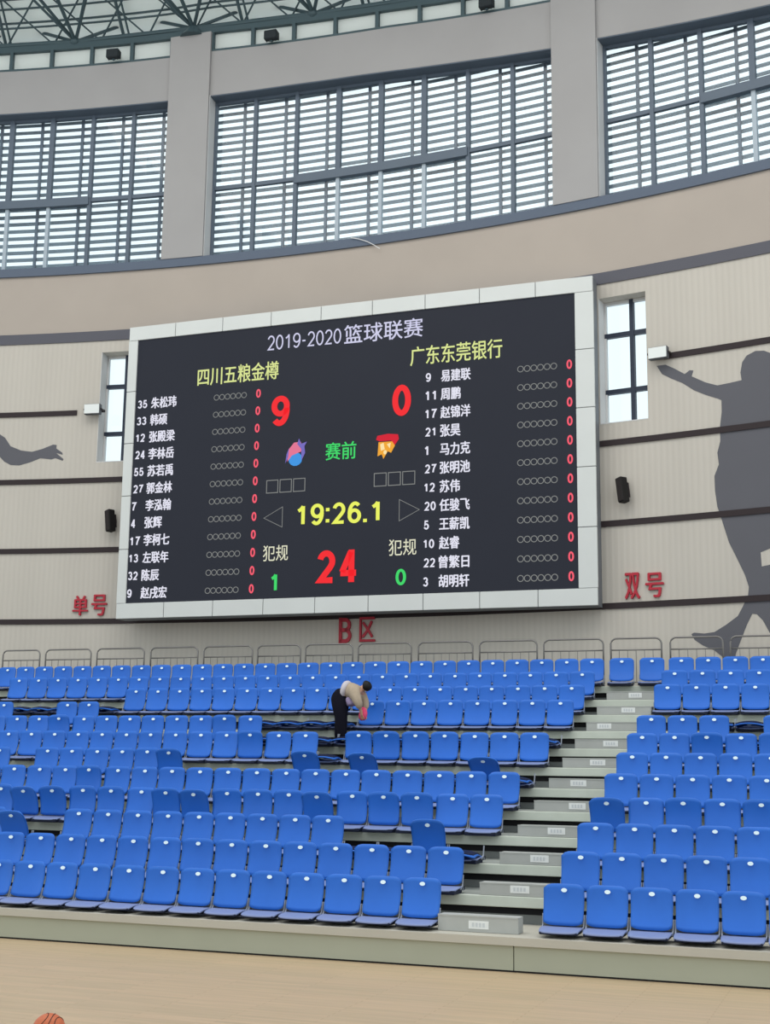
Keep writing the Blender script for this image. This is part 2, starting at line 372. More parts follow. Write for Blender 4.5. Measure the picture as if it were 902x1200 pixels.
# light lattice girder round the rim behind the space frame
bm = bmesh.new(); lt_ = [TA+0.9*i for i in range(int((TB-TA)/0.9))]
def gird(t, q): return W(t, R0+0.25-0.35*q, ctop(t)+0.30+0.34*q)
for i, (a, b) in enumerate(zip(lt_, lt_[1:])):
    for q in range(4): tube(bm, (gird(a, q), gird(b, q)), 0.028, 6)
    j = min(i+2, len(lt_)-1)
    if i % 2 == 0:
        tube(bm, (gird(a, 0), gird(j, 3) if False else gird(lt_[j], 3)), 0.026, 6); tube(bm, (gird(a, 3), gird(lt_[j], 0)), 0.022, 6)
    if i % 5 == 1: tube(bm, (gird(a, 0), gird(a, 3)), 0.045, 6); tube(bm, (gird(a, 0)+Vector((0.16, 0, 0)), gird(a, 3)+Vector((0.16, 0, 0))), 0.03, 6)
struct(obj('rim_girder', fin(bm), M['steel_dark']))
bm = bmesh.new()
for i in (0, 3):
    t = -5.35+4.5*i; P = low(i, 0)
    bmesh.ops.create_cone(bm, cap_ends=True, segments=12, radius1=0.34, radius2=0.12, depth=0.3, matrix=Matrix.Translation(P-Vector((0, 0, 0.12))))
struct(obj('roof_bearings', fin(bm), M['steel_dark']))

# ------------------------------------------------------------------ the stand: plinth, tiers, concourse
PY = Y1-0.45
pl = struct(empty('front_plinth', (0, PY, 0)))
def put_abs(name, bm, m, e):
    fin(bm); bmesh.ops.transform(bm, matrix=Matrix.Translation(-e.location), verts=bm.verts); return obj(name, bm, m, e)
nose2 = rowY(2)-0.18
xj = atY(601, 1130, PY).x
bm = bmesh.new()
for a, b in ((X0, xj-0.006), (xj+0.006, 3.0)): box(bm, a, b, PY+0.03, PY+0.3, 0.02, 0.30)
put_abs('face_panel', bm, M['plinth'], pl)
bm = bmesh.new(); box(bm, X0, 3.0, PY-0.01, nose2+0.1, 0.29, 0.38); put_abs('deck_cap', bm, M['plinth_cap'], pl)
bm = bmesh.new(); box(bm, X0, 3.0, PY+0.035, PY+0.28, 0.0, 0.021); put_abs('toe_strip', bm, M['black'], pl)
for k in range(2, 13):
    yn = rowY(k)-0.18; z = deckZ(k); yb = rowY(k+1)-0.18+(0.0 if k < 12 else 0.18)
    x1 = X1 if k > 5 else 2.0
    e = struct(empty('bleacher_tier', (0, yn, z)))
    bm = bmesh.new(); box(bm, X0, x1, yn+0.03, yb+(0.10 if k < 12 else 0), z-0.05, z-0.002); put_abs('tread', bm, M['deck'], e)
    bm = bmesh.new(); box(bm, X0, x1, yn, yn+0.05, z-0.13, z); bevel(fin(bm), 0.008, 1); put_abs('nosing', bm, M['nosing'], e)
    zl = deckZ(k-1) if k > 2 else 0.38
    bm = bmesh.new(); box(bm, X0, x1, yn+0.09, yn+0.11, zl, z-0.215); put_abs('riser', bm, M['riser'], e)
    bm = bmesh.new(); box(bm, X0, x1, yn+0.08, yn+0.11, z-0.214, z-0.10); put_abs('shade_strip', bm, M['black'], e)  # black strip stands in for the shade in the gap under the nosing
bm = bmesh.new(); z = deckZ(12); ya = rowY(13)-0.0
tsx = [-12.4+0.5*i for i in range(61)]; bot = []; top = []
prev = None
for t in tsx:
    P = W(t, R0-0.02, z)
    if P.x < X0-0.2 or P.x > X1 or P.y < ya+0.05: continue
    cur = [bm.verts.new(v) for v in ((P.x, ya, z-0.1), (P.x, P.y, z-0.1), (P.x, P.y, z-0.002), (P.x, ya, z-0.002))]
    if prev:
        for q in range(4): bm.faces.new((prev[q], cur[q], cur[(q+1) % 4], prev[(q+1) % 4]))
    else: bm.faces.new(cur)
    prev = cur
bm.faces.new(prev[::-1]); struct(obj('concourse_slab', fin(bm), M['deck']))

# aisle step boxes
ORD = 'first second third fourth fifth sixth seventh eighth ninth tenth eleventh twelfth thirteenth fourteenth fifteenth sixteenth seventeenth eighteenth nineteenth twentieth twenty-first twenty-second twenty-third twenty-fourth twenty-fifth twenty-sixth twenty-seventh twenty-eighth twenty-ninth thirtieth'.split()
lab_off = {1: 0.03, 2: 0.0, 3: 0.02, 4: 0.03, 5: 0.12, 6: -0.06, 7: 0.05, 8: 0.08, 9: -0.2, 10: 0.05, 11: 0.02}
for k in range(1, 12):
    y = (rowY(k)-0.17) if k > 1 else Y1-0.20
    z = deckZ(k) if k > 1 else 0.38
    xa, xb = (-4.76, -3.80) if k > 1 else (-4.985, -4.02)
    e = empty('aisle_step', ((xa+xb)/2, y, z))
    hx = (xb-xa)/2; dp = 0.22
    h = 0.152 if k > 1 else 0.185
    obj('step_body', bevel(fin(bbox(-hx, hx, 0, dp, 0.0, h)), 0.006, 1), M['step'], e)
    bm = bbox(-hx, hx, -0.006, 0.02, h-0.014, h+0.002); obj('step_edge', bm, M['step'], e)
    lx = (-4.25 if k > 1 else -4.52)+lab_off[k]-(xa+xb)/2
    t_ = obj('row_label', bbox(lx-0.12, lx+0.12, -0.006, 0.0, 0.04, 0.13), M['tag'], e)
    bm = bmesh.new()
    for i in range(4): box(bm, lx-0.08+0.042*i, lx-0.052+0.042*i, -0.0085, -0.006, 0.062, 0.108)
    obj('faint_print', fin(bm), M['tagmark'], t_)
    pos = 'lowest grey step box with white tag, on the plinth between the seat blocks' if k == 1 else 'grey step box with white tag, %s up from the bottom of the aisle' % ORD[k-1]
    tag(e, pos, 'step', 'step boxes up the aisle')

# ------------------------------------------------------------------ seats
def shell_mesh(name, hw, H, off, thick, inset=0.0):
    bm = bmesh.new(); nu, nv = 12, 10; rows = []
    rec = 0.20
    for layer in (0, 1):
        g = []
        for j in range(nv+1):
            v = j/nv; r = []
            for i in range(nu+1):
                u = -1+2*i/nu
                zt = H-0.05*abs(u)**7; zb = 0.034*abs(u)**5
                z = zb+(zt-zb)*v
                wx = hw*(1-0.03*(1-v)**2-0.07*max(0, v-0.85)**1.5*5*0.45-0.03*max(0, 0.12-v)*5)
                y = off+rec*z-0.035*abs(u)**2.2+0.03*math.sin(math.pi*v)+(thick if layer else 0)
                r.append(bm.verts.new((wx*u, y, z)))
            g.append(r)
        rows.append(g)
    for L, g in enumerate(rows):
        for j in range(nv):
            for i in range(nu):
                q = (g[j][i], g[j][i+1], g[j+1][i+1], g[j+1][i]); bm.faces.new(q if L == 0 else q[::-1])
    A, B = rows
    for j in range(nv):
        bm.faces.new((A[j][0], A[j+1][0], B[j+1][0], B[j][0])); bm.faces.new((A[j+1][nu], A[j][nu], B[j][nu], B[j+1][nu]))
    for i in range(nu):
        bm.faces.new((A[0][i+1], A[0][i], B[0][i], B[0][i+1])); bm.faces.new((A[nv][i], A[nv][i+1], B[nv][i+1], B[nv][i]))
    return bm_mesh(name, fin(bm), True)
ME = {}
ME['backrest'] = shell_mesh('backrest', 0.236, 0.455, 0.0, 0.018); ME['backrest'].materials.append(M['blue'])
ME['back_shell'] = shell_mesh('back_shell', 0.215, 0.42, 0.019, 0.022); ME['back_shell'].materials.append(M['navy'])
bm = bmesh.new(); bmesh.ops.create_cone(bm, cap_ends=True, segments=16, radius1=1, radius2=1, depth=1)
bmesh.ops.transform(bm, matrix=Matrix.Diagonal((0.034, 0.023, 0.008, 1)), verts=bm.verts)
bmesh.ops.transform(bm, matrix=Matrix.Rotation(math.radians(90-11.3), 4, 'X'), verts=bm.verts)
ME['number_plate'] = bm_mesh('number_plate', fin(bm)); ME['number_plate'].materials.append(M['plate'])
def pan_mesh():
    bm = bmesh.new(); nu, nv = 12, 8; gs = []
    for layer in (0, 1):
        g = []
        for j in range(nv+1):
            v = j/nv; r = []
            for i in range(nu+1):
                u = -1+2*i/nu
                yf = -0.40+0.055*abs(u)**4; y = yf+(-0.055-yf)*v
                wx = 0.236*(1-0.06*(1-v)**4)
                z = 0.085-0.018*(1-u*u)*math.sin(math.pi*min(1, v*0.9+0.1))-0.028*(1-v)**3-(0.016 if layer else 0)
                r.append(bm.verts.new((wx*u, y, z)))
            g.append(r)
        gs.append(g)
    A, B = gs
    for L, g in enumerate(gs):
        for j in range(nv):
            for i in range(nu):
                q = (g[j][i], g[j][i+1], g[j+1][i+1], g[j+1][i]); bm.faces.new(q if L == 0 else q[::-1])
    for j in range(nv):
        bm.faces.new((A[j][0], A[j+1][0], B[j+1][0], B[j][0])); bm.faces.new((A[j+1][nu], A[j][nu], B[j][nu], B[j+1][nu]))
    for i in range(nu):
        bm.faces.new((A[0][i+1], A[0][i], B[0][i], B[0][i+1])); bm.faces.new((A[nv][i], A[nv][i+1], B[nv][i+1], B[nv][i]))
    return bm_mesh('seat_pan', fin(bm), True)
ME['seat_pan'] = pan_mesh(); ME['seat_pan'].materials.append(M['pan'])
bm = bbox(-0.222, 0.222, -0.385, -0.06, 0.0, 0.05, 0.008, 1); ME['pan_base'] = bm_mesh('pan_base', bm); ME['pan_base'].materials.append(M['panbase'])
bm = bbox(-0.215, 0.215, -0.37, -0.06, 0.02, 0.05, 0.008, 1); ME['pan_base_front'] = bm_mesh('pan_base', bm); ME['pan_base_front'].materials.append(M['panbase'])
def bracket_mesh(front):
    bm = bmesh.new()
    for s in (-1, 1):
        tube(bm, ((s*0.232, -0.16, 0.05), (s*0.236, -0.085, 0.10), (s*0.238, -0.06, 0.22)), 0.009, 6)
        tube(bm, ((s*0.232, -0.05, 0.05), (s*0.236, -0.075, 0.10)), 0.009, 6)
    box(bm, -0.24, 0.24, -0.06, -0.035, 0.032, 0.056)
    z0 = -0.02 if front else -0.002
    box(bm, -0.09, -0.05, -0.03, 0.048, z0, 0.03); box(bm, 0.05, 0.09, -0.03, 0.048, z0, 0.03)
    return bm_mesh('bracket', fin(bm))
for k_, f_ in (('bracket', False), ('bracket_front', True)): ME[k_] = bracket_mesh(f_); ME[k_].materials.append(M['bracket'])
for k_ in ('backrest',):
    pass
def protoseat(front):
    r = empty('stadium_seat', (0, 0, 0))
    b = mesh_obj('backrest', ME['backrest'], None, r, (0, -0.085, 0.095))
    mesh_obj('number_plate', ME['number_plate'], None, b, (0, 0.079-0.012, 0.385))
    mesh_obj('back_shell', ME['back_shell'], None, b)
    mesh_obj('seat_pan', ME['seat_pan'], None, r); mesh_obj('pan_base', ME['pan_base_front' if front else 'pan_base'], None, r)
    mesh_obj('bracket', ME['bracket_front' if front else 'bracket'], None, r)
    return r
P_ROW, P_FRONT = protoseat(False), protoseat(True)
used = {False: False, True: False}
def place_seat(k, x, ang, label, group):
    front = k == 1; src = P_FRONT if front else P_ROW
    if not used[front]: r = src; used[front] = True
    else:
        r = src.copy(); C.objects.link(r)
        for ch in list(src.children):
            c = ch.copy(); C.objects.link(c); c.parent = r
            for gch in ch.children: d_ = gch.copy(); C.objects.link(d_); d_.parent = c
    r.location = (x, rowY(k), deckZ(k))
    for ch in r.children:
        if ch.name.startswith('backrest'): ch.rotation_euler = (math.radians(ang), 0, 0)
    tag(r, label, 'seat', group); return r
FOLD = 99
L = {1: {i: 0 for i in range(13)}, 2: {i: 0 for i in range(14)}, 3: {i: 0 for i in range(16)}, 4: {i: 0 for i in range(17)}, 5: {i: 0 for i in range(19)},
     6: {i: FOLD for i in range(20)}, 7: {i: 0 for i in range(21)}, 8: {i: 0 for i in range(23)}, 9: {i: 0 for i in range(8)},
     10: {i: 0 for i in range(19)}, 11: {i: 0 for i in range(26)}, 12: {i: 0 for i in range(28)}}
L[3].update({0: FOLD, 1: 28, 2: FOLD, 3: FOLD, 13: FOLD, 14: 40})
L[4].update({5: 28, 9: 30, 10: 22, 14: 25, 15: 32, 13: 10, 12: 10, 16: 14, 8: 12, 7: 8, 6: 8, 4: 8, 3: 16, 2: 14})
L[5].update({14: 12})
L[6].update({7: 36, 5: 42, 1: 52, 12: 28, 13: 4, 14: 0, 15: 0, 16: 0, 17: 0, 19: 0})
L[7].update({7: FOLD, 6: 12, 5: 16, 4: 10, 3: 6, 10: 14})
for i in range(11): L[8][i] = FOLD
L[8].update({12: 8, 19: 14}); L[9].update({8: FOLD, 9: FOLD, 10: FOLD, 11: FOLD, 19: 0, 20: 0, 23: 0})
for i in range(19, 25): L[10][i] = FOLD
RR = {1: {i: 0 for i in range(6)}, 2: {i: 0 for i in range(5)}, 3: {i: 0 for i in range(5)}, 4: {0: 28, 1: 0, 2: 12, 3: 5, 4: 12}, 5: {i: 0 for i in range(5)},
      6: {i: 0 for i in range(5)}, 7: {0: 0, 1: 0, 2: 16, 3: 0, 4: 10}, 8: {0: 0, 1: 0, 2: 0, 3: FOLD, 4: 0}, 9: {2: FOLD, 3: FOLD}, 10: {i: 0 for i in range(4)},
      11: {i: 0 for i in range(4)}, 12: {i: 0 for i in range(5)}}
RNAME = ['front', 'second', 'third', 'fourth', 'fifth', 'sixth', 'seventh', 'eighth', 'ninth', 'tenth', 'eleventh', 'top']
def seat_label(k, pos, ang, block):
    row = RNAME[k-1]; row = row+' row' if k in (1, 12) else row+' row up'
    if ang == FOLD: s = 'collapsed seat, back folded down'
    elif ang >= 20: s = 'dark blue seat tipped forward'
    else: s = 'upright blue seat'
    return '%s, %s from aisle, %s, %s block' % (s, ORD[pos], row, block)
for k, d_ in L.items():
    for pos, i in enumerate(sorted(d_)):
        a = d_[i]; jit = random.uniform(-1.0, 1.0) if a < 20 else 0
        place_seat(k, XL-0.5*i, a+jit, seat_label(k, pos, a, 'left'), 'blue seats of the left block')
for k, d_ in RR.items():
    for pos, i in enumerate(sorted(d_)):
        a = d_[i]; jit = random.uniform(-1.0, 1.0) if a < 20 else 0
        place_seat(k, XR+0.5*i, a+jit, seat_label(k, pos, a, 'right'), 'blue seats of the right block')
for x_, s_ in ((-4.66, 'left'), (-4.08, 'right')):
    place_seat(12, x_, 0, 'upright blue seat on the top row at the head of the aisle, %s of two' % s_, 'two seats at the head of the aisle')
# the beams the seats are bolted to
for k in range(1, 13):
    for s_, a, b in (('left', X0, XL+0.23), ('right', XR-0.23, X1-0.02 if k > 5 else 1.9)):
        e = obj('seat_beam', bbox(a, b, -0.028, 0.046, 0.031, 0.085, 0.006, 1), M['rail_dark'], None, False, (0, rowY(k), deckZ(k)))
        tag(e, 'black beam carrying the seats of the %s row in the %s block' % (RNAME[k-1] if k in (1, 12) else RNAME[k-1]+' upward', s_), 'beam', 'black seat beams')

# ------------------------------------------------------------------ guard rails behind the top row
RX = [(-19.38, -18.32), (-18.2, -16.94), (-16.82, -15.55), (-15.42, -14.19), (-14.08, -12.85), (-12.76, -11.7), (-11.62, -10.49), (-10.40, -9.17),
      (-9.05, -7.83), (-7.72, -6.47), (-6.37, -5.12), (-5.01, -3.97), (-3.84, -2.79), (-2.69, -1.6)]
RYr = 26.6; ZR = deckZ(12)
for n_, (a, b) in enumerate(RX):
    e = empty('guard_rail', ((a+b)/2, RYr, ZR)); hx = (b-a)/2-0.02; ht = 0.985; rc = 0.12
    bm = bmesh.new(); pts = [(-hx, 0, 0.0), (-hx, 0, ht-rc)]
    for q in range(1, 6): t = math.pi/2*q/6; pts.append((-hx+rc-rc*math.cos(t), 0, ht-rc+rc*math.sin(t)))
    pts.append((-hx+rc, 0, ht)); pts += [(-p[0], p[1], p[2]) for p in pts[::-1]]
    tube(bm, pts, 0.018, 8); obj('hoop', fin(bm), M['railing'], e, True)
    bm = bmesh.new(); tube(bm, ((-hx, 0, 0.755), (hx, 0, 0.755)), 0.014, 8); obj('middle_rail', fin(bm), M['railing'], e, True)
    bm = bmesh.new(); tube(bm, ((-hx, 0, 0.12), (hx, 0, 0.12)), 0.012, 8); obj('bottom_rail', fin(bm), M['railing'], e, True)
    m_ = max(5, int(round(2*hx/0.17)))
    for q in range(1, m_):
        bm = bmesh.new(); x = -hx+2*hx*q/m_; tube(bm, ((x, 0, 0.12), (x, 0, 0.755)), 0.007, 6); obj('baluster', fin(bm), M['railing'], e)
    for s in (-1, 1):
        bm = bmesh.new(); bmesh.ops.create_cone(bm, cap_ends=True, segments=12, radius1=0.045, radius2=0.03, depth=0.02, matrix=Matrix.Translation((s*hx, 0, 0.01))); obj('foot_plate', fin(bm), M['railing'], e)
    tag(e, 'steel hoop guard rail behind the top row, %s from the left edge of the photo' % ORD[n_], 'railing', 'hoop guard rails')

# ------------------------------------------------------------------ scoreboard
YB = 27.2; BX0, BX1, BZ0, BZ1 = -16.735, -5.343, 5.53, 12.652; IX0, IX1, IZ0, IZ1 = -16.49, -5.745, 5.885, 12.312
sb = empty('scoreboard', ((BX0+BX1)/2, YB, BZ0)); tag(sb, 'large white framed electronic basketball scoreboard hanging on the curved wall', 'scoreboard')
O = sb.location.copy()
def loc(bm): bmesh.ops.transform(bm, matrix=Matrix.Translation(-O), verts=bm.verts); return bm
obj('cabinet', loc(bbox(BX0+0.02, BX1-0.0, YB+0.06, YB+0.44, BZ0-0.01, BZ1)), M['cabinet'], sb)
bm = bmesh.new()
for x in (-14.5, -11.0, -7.6):
    for z in (7.0, 11.0): box(bm, x-0.1, x+0.1, YB+0.43, CY+math.sqrt(R0**2-(x-CX)**2)-0.01, z-0.1, z+0.1)
obj('wall_bracket', loc(fin(bm)), M['cabinet'], sb)
fr = bmesh.new()
def panels(a, b, n_, horiz, lo_, hi_):
    for i in range(n_):
        p, q = a+(b-a)*i/n_+0.008, a+(b-a)*(i+1)/n_-0.008
        if horiz: box(fr, p, q, YB, YB+0.06, lo_, hi_)
        else: box(fr, lo_, hi_, YB, YB+0.06, p, q)
panels(BX0, BX1, 9, True, IZ1, BZ1); panels(BX0, BX1, 9, True, BZ0, IZ0); panels(IZ0, IZ1, 5, False, BX0, IX0); panels(IZ0, IZ1, 5, False, IX1, BX1)
obj('frame_panels', loc(bevel(fin(fr), 0.005, 1)), M['clad'], sb)
bm = bmesh.new()
box(bm, BX0+0.01, BX1-0.01, YB+0.02, YB+0.07, IZ1+0.01, BZ1-0.01); box(bm, BX0+0.01, BX1-0.01, YB+0.02, YB+0.07, BZ0+0.01, IZ0-0.01)
box(bm, BX0+0.01, IX0-0.01, YB+0.02, YB+0.07, IZ0, IZ1); box(bm, IX1+0.01, BX1-0.01, YB+0.02, YB+0.07, IZ0, IZ1)
obj('panel_backing', loc(fin(bm)), M['cladseam'], sb)
obj('screen', loc(bbox(IX0-0.005, IX1+0.005, YB+0.035, YB+0.075, IZ0-0.005, IZ1+0.005)), M['screen'], sb)
YT = YB+0.028

def text_mesh(body):
    cu = bpy.data.curves.new('t', 'FONT'); cu.body = body; cu.size = 1; cu.resolution_u = 3
    o = bpy.data.objects.new('t', cu); C.objects.link(o)
    dg = bpy.context.evaluated_depsgraph_get(); me = bpy.data.meshes.new_from_object(o.evaluated_get(dg))
    bpy.data.objects.remove(o); bpy.data.curves.remove(cu); bm = bmesh.new(); bm.from_mesh(me); bpy.data.meshes.remove(me); return bm
def arc(cx, cy, rx, ry, a0, a1, n=14): return [(cx+rx*math.cos(math.radians(a0+(a1-a0)*i/n)), cy+ry*math.sin(math.radians(a0+(a1-a0)*i/n))) for i in range(n+1)]
GL = {'0': [arc(.5, .5, .5, .5, 0, 360, 28)], '1': [[(.62, 0), (.62, 1)], [(.62, .99), (.42, .84), (.12, .74)]],
      '2': [arc(.5, .70, .47, .30, 165, -20, 16)+[(.80, .47), (.35, .18), (.06, 0), (1, 0)]],
      '3': [arc(.48, .75, .42, .25, 160, -90, 16), arc(.48, .27, .48, .27, 90, -160, 16)],
      '4': [[(.74, -.1), (.74, 1.1)], [(.68, 1.02), (.04, .28)], [(-.08, .24), (1.1, .24)]], '5': [[(.92, 1), (.22, 1), (.10, .50)]+arc(.47, .31, .5, .31, 120, -160, 18)],
      '6': [arc(.5, .31, .5, .31, 0, 360, 24), arc(.56, .45, .56, .55, 50, 185, 14)],
      '7': [[(0, 1), (1, 1), (.62, .60), (.42, .25), (.36, 0)]], '8': [arc(.5, .75, .42, .25, 0, 360, 22), arc(.5, .27, .5, .27, 0, 360, 22)],
      '9': [arc(.5, .69, .5, .31, 0, 360, 24), arc(.44, .55, .56, .55, 5, -130, 14)],
      '-': [[(.05, .42), (.95, .42)]], 'B': [[(0, -.1), (0, 1.1)], [(0, 1), (.5, 1)]+arc(.5, .76, .42, .24, 80, -80, 10)+[(.5, .52), (0, .52)], [(.5, .52)]+arc(.5, .26, .48, .26, 80, -80, 10)+[(.5, 0), (0, 0)]]}
def glyph_bm(body, t=0.17, wdig=0.60, gap=0.10):
    """numerals drawn as broad strokes; unit height"""
    bm = bmesh.new(); x = 0.0
    def stroke(pts):
        pts = [p for i, p in enumerate(pts) if i == 0 or abs(p[0]-pts[i-1][0])+abs(p[1]-pts[i-1][1]) > 1e-4]
        n_ = len(pts); closed = (abs(pts[0][0]-pts[-1][0])+abs(pts[0][1]-pts[-1][1])) < 1e-6
        if closed: pts = pts[:-1]; n_ -= 1
        pr = []
        for i in range(n_):
            p = Vector(pts[i]); a = Vector(pts[(i-1) % n_]) if (i or closed) else None; b = Vector(pts[(i+1) % n_]) if (i < n_-1 or closed) else None
            d1 = (p-a).normalized() if a is not None else None; d2 = (b-p).normalized() if b is not None else None
            d1 = d1 if d1 is not None else d2; d2 = d2 if d2 is not None else d1
            n1 = Vector((-d1.y, d1.x)); n2 = Vector((-d2.y, d2.x)); m = (n1+n2).normalized(); k = min(1/max(0.3, m.dot(n1)), 2.0)
            pr.append([bm.verts.new((*(p+m*sgn*t/2*k), 0)) for sgn in (-1, 1)])
        for i in range(n_ if closed else n_-1):
            A, B = pr[i], pr[(i+1) % n_]; bm.faces.new((A[0], B[0], B[1], A[1]))
    for ch in body:
        if ch in '.:':
            for y in ((0.02,) if ch == '.' else (0.10, 0.62)):
                y1 = y+t*0.95; bm.faces.new([bm.verts.new(v) for v in ((x, y, 0), (x+t, y, 0), (x+t, y1, 0), (x, y1, 0))])
            x += t+gap*1.3; continue
        wd = wdig*(0.62 if ch == '-' else 1)
        for st_ in GL[ch]: stroke([(x+t/2+px_*(wd-t), t/2+py_*(1-t)) for px_, py_ in st_])
        x += wd+gap
    return bm
def place_text(name, bm, m, parent, org, x, z, wd=None, h=None, anchor='c', depth=0.006, y=None, heavy=0.0):
    """lay flat lettering (x, y) on the upright face, facing the hall"""
    vs = bm.verts
    xa, xb = min(v.co.x for v in vs), max(v.co.x for v in vs); ya, yb = min(v.co.y for v in vs), max(v.co.y for v in vs)
    sz = h/(yb-ya) if h else wd/(xb-xa); sx = wd/(xb-xa) if wd else sz
    ox = {'c': (xa+xb)/2, 'l': xa, 'r': xb}[anchor]; yy = YT if y is None else y
    for v in vs: v.co = (x+(v.co.x-ox)*sx-org.x, yy+depth/2-org.y, z+(v.co.y-(ya+yb)/2)*sz-org.z)
    if heavy:
        g0 = bm.faces[:]
        for q, (dx, dz) in enumerate(((heavy, 0), (heavy*0.5, heavy*0.6))):
            r = bmesh.ops.duplicate(bm, geom=g0)['geom']
            for v in r:
                if isinstance(v, bmesh.types.BMVert): v.co += Vector((dx, -0.0004*(q+1), dz))
    r = bmesh.ops.extrude_face_region(bm, geom=bm.faces[:])['geom']
    for v in r:
        if isinstance(v, bmesh.types.BMVert): v.co.y -= depth
    return obj(name, fin(bm), m, parent)
def text(name, body, m, parent, org, x, z, wd=None, h=None, heavy=0.0, anchor='c', depth=0.006, y=None):
    return place_text(name, text_mesh(body), m, parent, org, x, z, wd, h, anchor, depth, y, heavy)
def number(name, body, m, parent, org, x, z, wd=None, h=None, t=0.17, anchor='c', depth=0.006, y=None, wdig=0.6):
    return place_text(name, glyph_bm(body, t, wdig), m, parent, org, x, z, wd, h, anchor, depth, y)
tt = text('title_text', '篮球联赛', M['led_title'], sb, O, -10.15, 11.905, 1.90, 0.45, 0.006)
number('title_numerals', '2019-2020', M['led_title'], tt, O, -12.10, 11.90, 1.86, 0.36, 0.10)
text('team_name', '四川五粮金樽', M['led_teamyellow'], sb, O, -13.78, 11.23, 2.10, 0.44, 0.008)
text('team_name', '广东东莞银行', M['led_teamyellow'], sb, O, -8.43, 11.236, 2.12, 0.44, 0.008)
def ring_row(bm, x0, x1, z, n_=6):
    st = (x1-x0)/n_; r = st*0.50
    for i in range(n_):
        c = x0+st*(i+0.5); vi, vo = [], []
        for q in range(16):
            a = 2*math.pi*q/16; vi.append([bm.verts.new((c+rr*math.cos(a)-O.x, YT-0.001-O.y, z+rr*math.sin(a)-O.z)) for rr in (r*0.78, r)])
        for q in range(16): bm.faces.new((vi[q][0], vi[q][1], vi[(q+1) % 16][1], vi[(q+1) % 16][0]))
    bmesh.ops.solidify(bm, geom=bm.faces[:], thickness=0.003)
LEFT = [('35', '朱松玮'), ('33', '韩硕'), ('12', '张殿梁'), ('24', '李林岳'), ('55', '苏若禹'), ('27', '郭金林'), ('7', '李泓翰'), ('4', '张辉'), ('17', '李柯七'), ('13', '左联年'), ('32', '陈辰'), ('9', '赵戌宏')]
RIGHT = [('9', '易建联'), ('11', '周鹏'), ('17', '赵锦洋'), ('21', '张昊'), ('1', '马力克'), ('27', '张明池'), ('12', '苏伟'), ('20', '任骏飞'), ('5', '王薪凯'), ('10', '赵睿'), ('22', '曾繁日'), ('3', '胡明轩')]
for side, rows_, (xn, xm, c0, c1, xz, zz) in (('left', LEFT, (-16.42, -16.06, -14.38, -13.52, -13.22, 10.70)), ('right', RIGHT, (-9.12, -8.77, -7.03, -6.15, -5.885, 10.722))):
    for i, (num, nm) in enumerate(rows_):
        z = zz-i*0.4160; sh = -0.05*i/11 if side == 'left' else -0.03*i/11
        p_ = text('player_row', nm, M['led_white'], sb, O, xm+sh, z, 0.225*len(nm), 0.27, 0.014, 'l')
        hh = 0.20
        number('jersey_number', num, M['led_white'], p_, O, xn+sh, z-0.005, None, hh, 0.165, 'l')
        bm = bmesh.new(); ring_row(bm, c0+sh, c1+sh, z-0.005); obj('foul_circles', fin(bm), M['led_dim'], p_)
        number('player_points', '0', M['led_redsmall'], p_, O, xz+sh*0.6, z+0.005, 0.12, 0.21, 0.18)
for body, x, z, wd, h in (('9', -12.645, 10.24, 0.46, 0.72), ('0', -9.684, 10.245, 0.44, 0.72)):
    number('team_score', body, M['led_red'], sb, O, x, z, wd, h, 0.185)
text('period_text', '赛前', M['led_green'], sb, O, -11.13, 9.19, 0.74, 0.40, 0.008)
number('game_clock', '19:26.1', M['led_yellow'], sb, O, -11.165, 7.76, 1.98, 0.49, 0.16)
number('shot_clock', '24', M['led_red'], sb, O, -11.20, 6.56, 0.98, 0.74, 0.185)
text('foul_text', '犯规', M['led_cream'], sb, O, -12.675, 6.925, 0.62, 0.36); text('foul_text', '犯规', M['led_cream'], sb, O, -9.63, 6.925, 0.64, 0.36)
number('foul_count', '1', M['led_green'], sb, O, -12.69, 6.262, None, 0.37, 0.165); number('foul_count', '0', M['led_green'], sb, O, -9.662, 6.268, 0.24, 0.36, 0.165)
def outline(bm, pts, wd):
    """thin closed line drawn on the screen"""
    n_ = len(pts); c = Vector((sum(p[0] for p in pts)/n_, sum(p[1] for p in pts)/n_)); A = []
    for p in pts:
        v = Vector(p); d_ = (c-v); v2 = v+d_.normalized()*wd*1.5
        A.append([bm.verts.new((q.x-O.x, YT-0.001-O.y, q.y-O.z)) for q in (v, v2)])
    fs = [bm.faces.new((A[q][0], A[q][1], A[(q+1) % n_][1], A[(q+1) % n_][0])) for q in range(n_)]
    bmesh.ops.solidify(bm, geom=fs, thickness=0.003)
for xa in (-12.95, -10.32):
    bm = bmesh.new()
    for i in range(3):
        a = xa+0.335*i; outline(bm, [(a, 8.31), (a+0.30, 8.31), (a+0.30, 8.62), (a, 8.62)], 0.017)
    obj('timeout_boxes', fin(bm), M['led_dim'], sb)
bm = bmesh.new(); outline(bm, [(-13.0, 7.74), (-12.52, 7.50), (-12.52, 7.99)], 0.017); obj('possession_arrow', fin(bm), M['led_dim'], sb)
bm = bmesh.new(); outline(bm, [(-9.235, 7.74), (-9.72, 7.50), (-9.72, 8.0)], 0.017); obj('possession_arrow', fin(bm), M['led_dim'], sb)
def flat(bm, pts, lay=0):
    f = bm.faces.new([bm.verts.new((x-O.x, YT-0.002*lay-O.y, z-O.z)) for x, z in pts]); bmesh.ops.solidify(bm, geom=[f], thickness=0.002)
def blob(cx, cz, rx, rz, n_=14, ph=0.0, w_=0.0): return [(cx+rx*(1+w_*math.cos(3*a+ph))*math.cos(a), cz+rz*(1+w_*math.cos(3*a+ph))*math.sin(a)) for a in (2*math.pi*q/n_ for q in range(n_))]
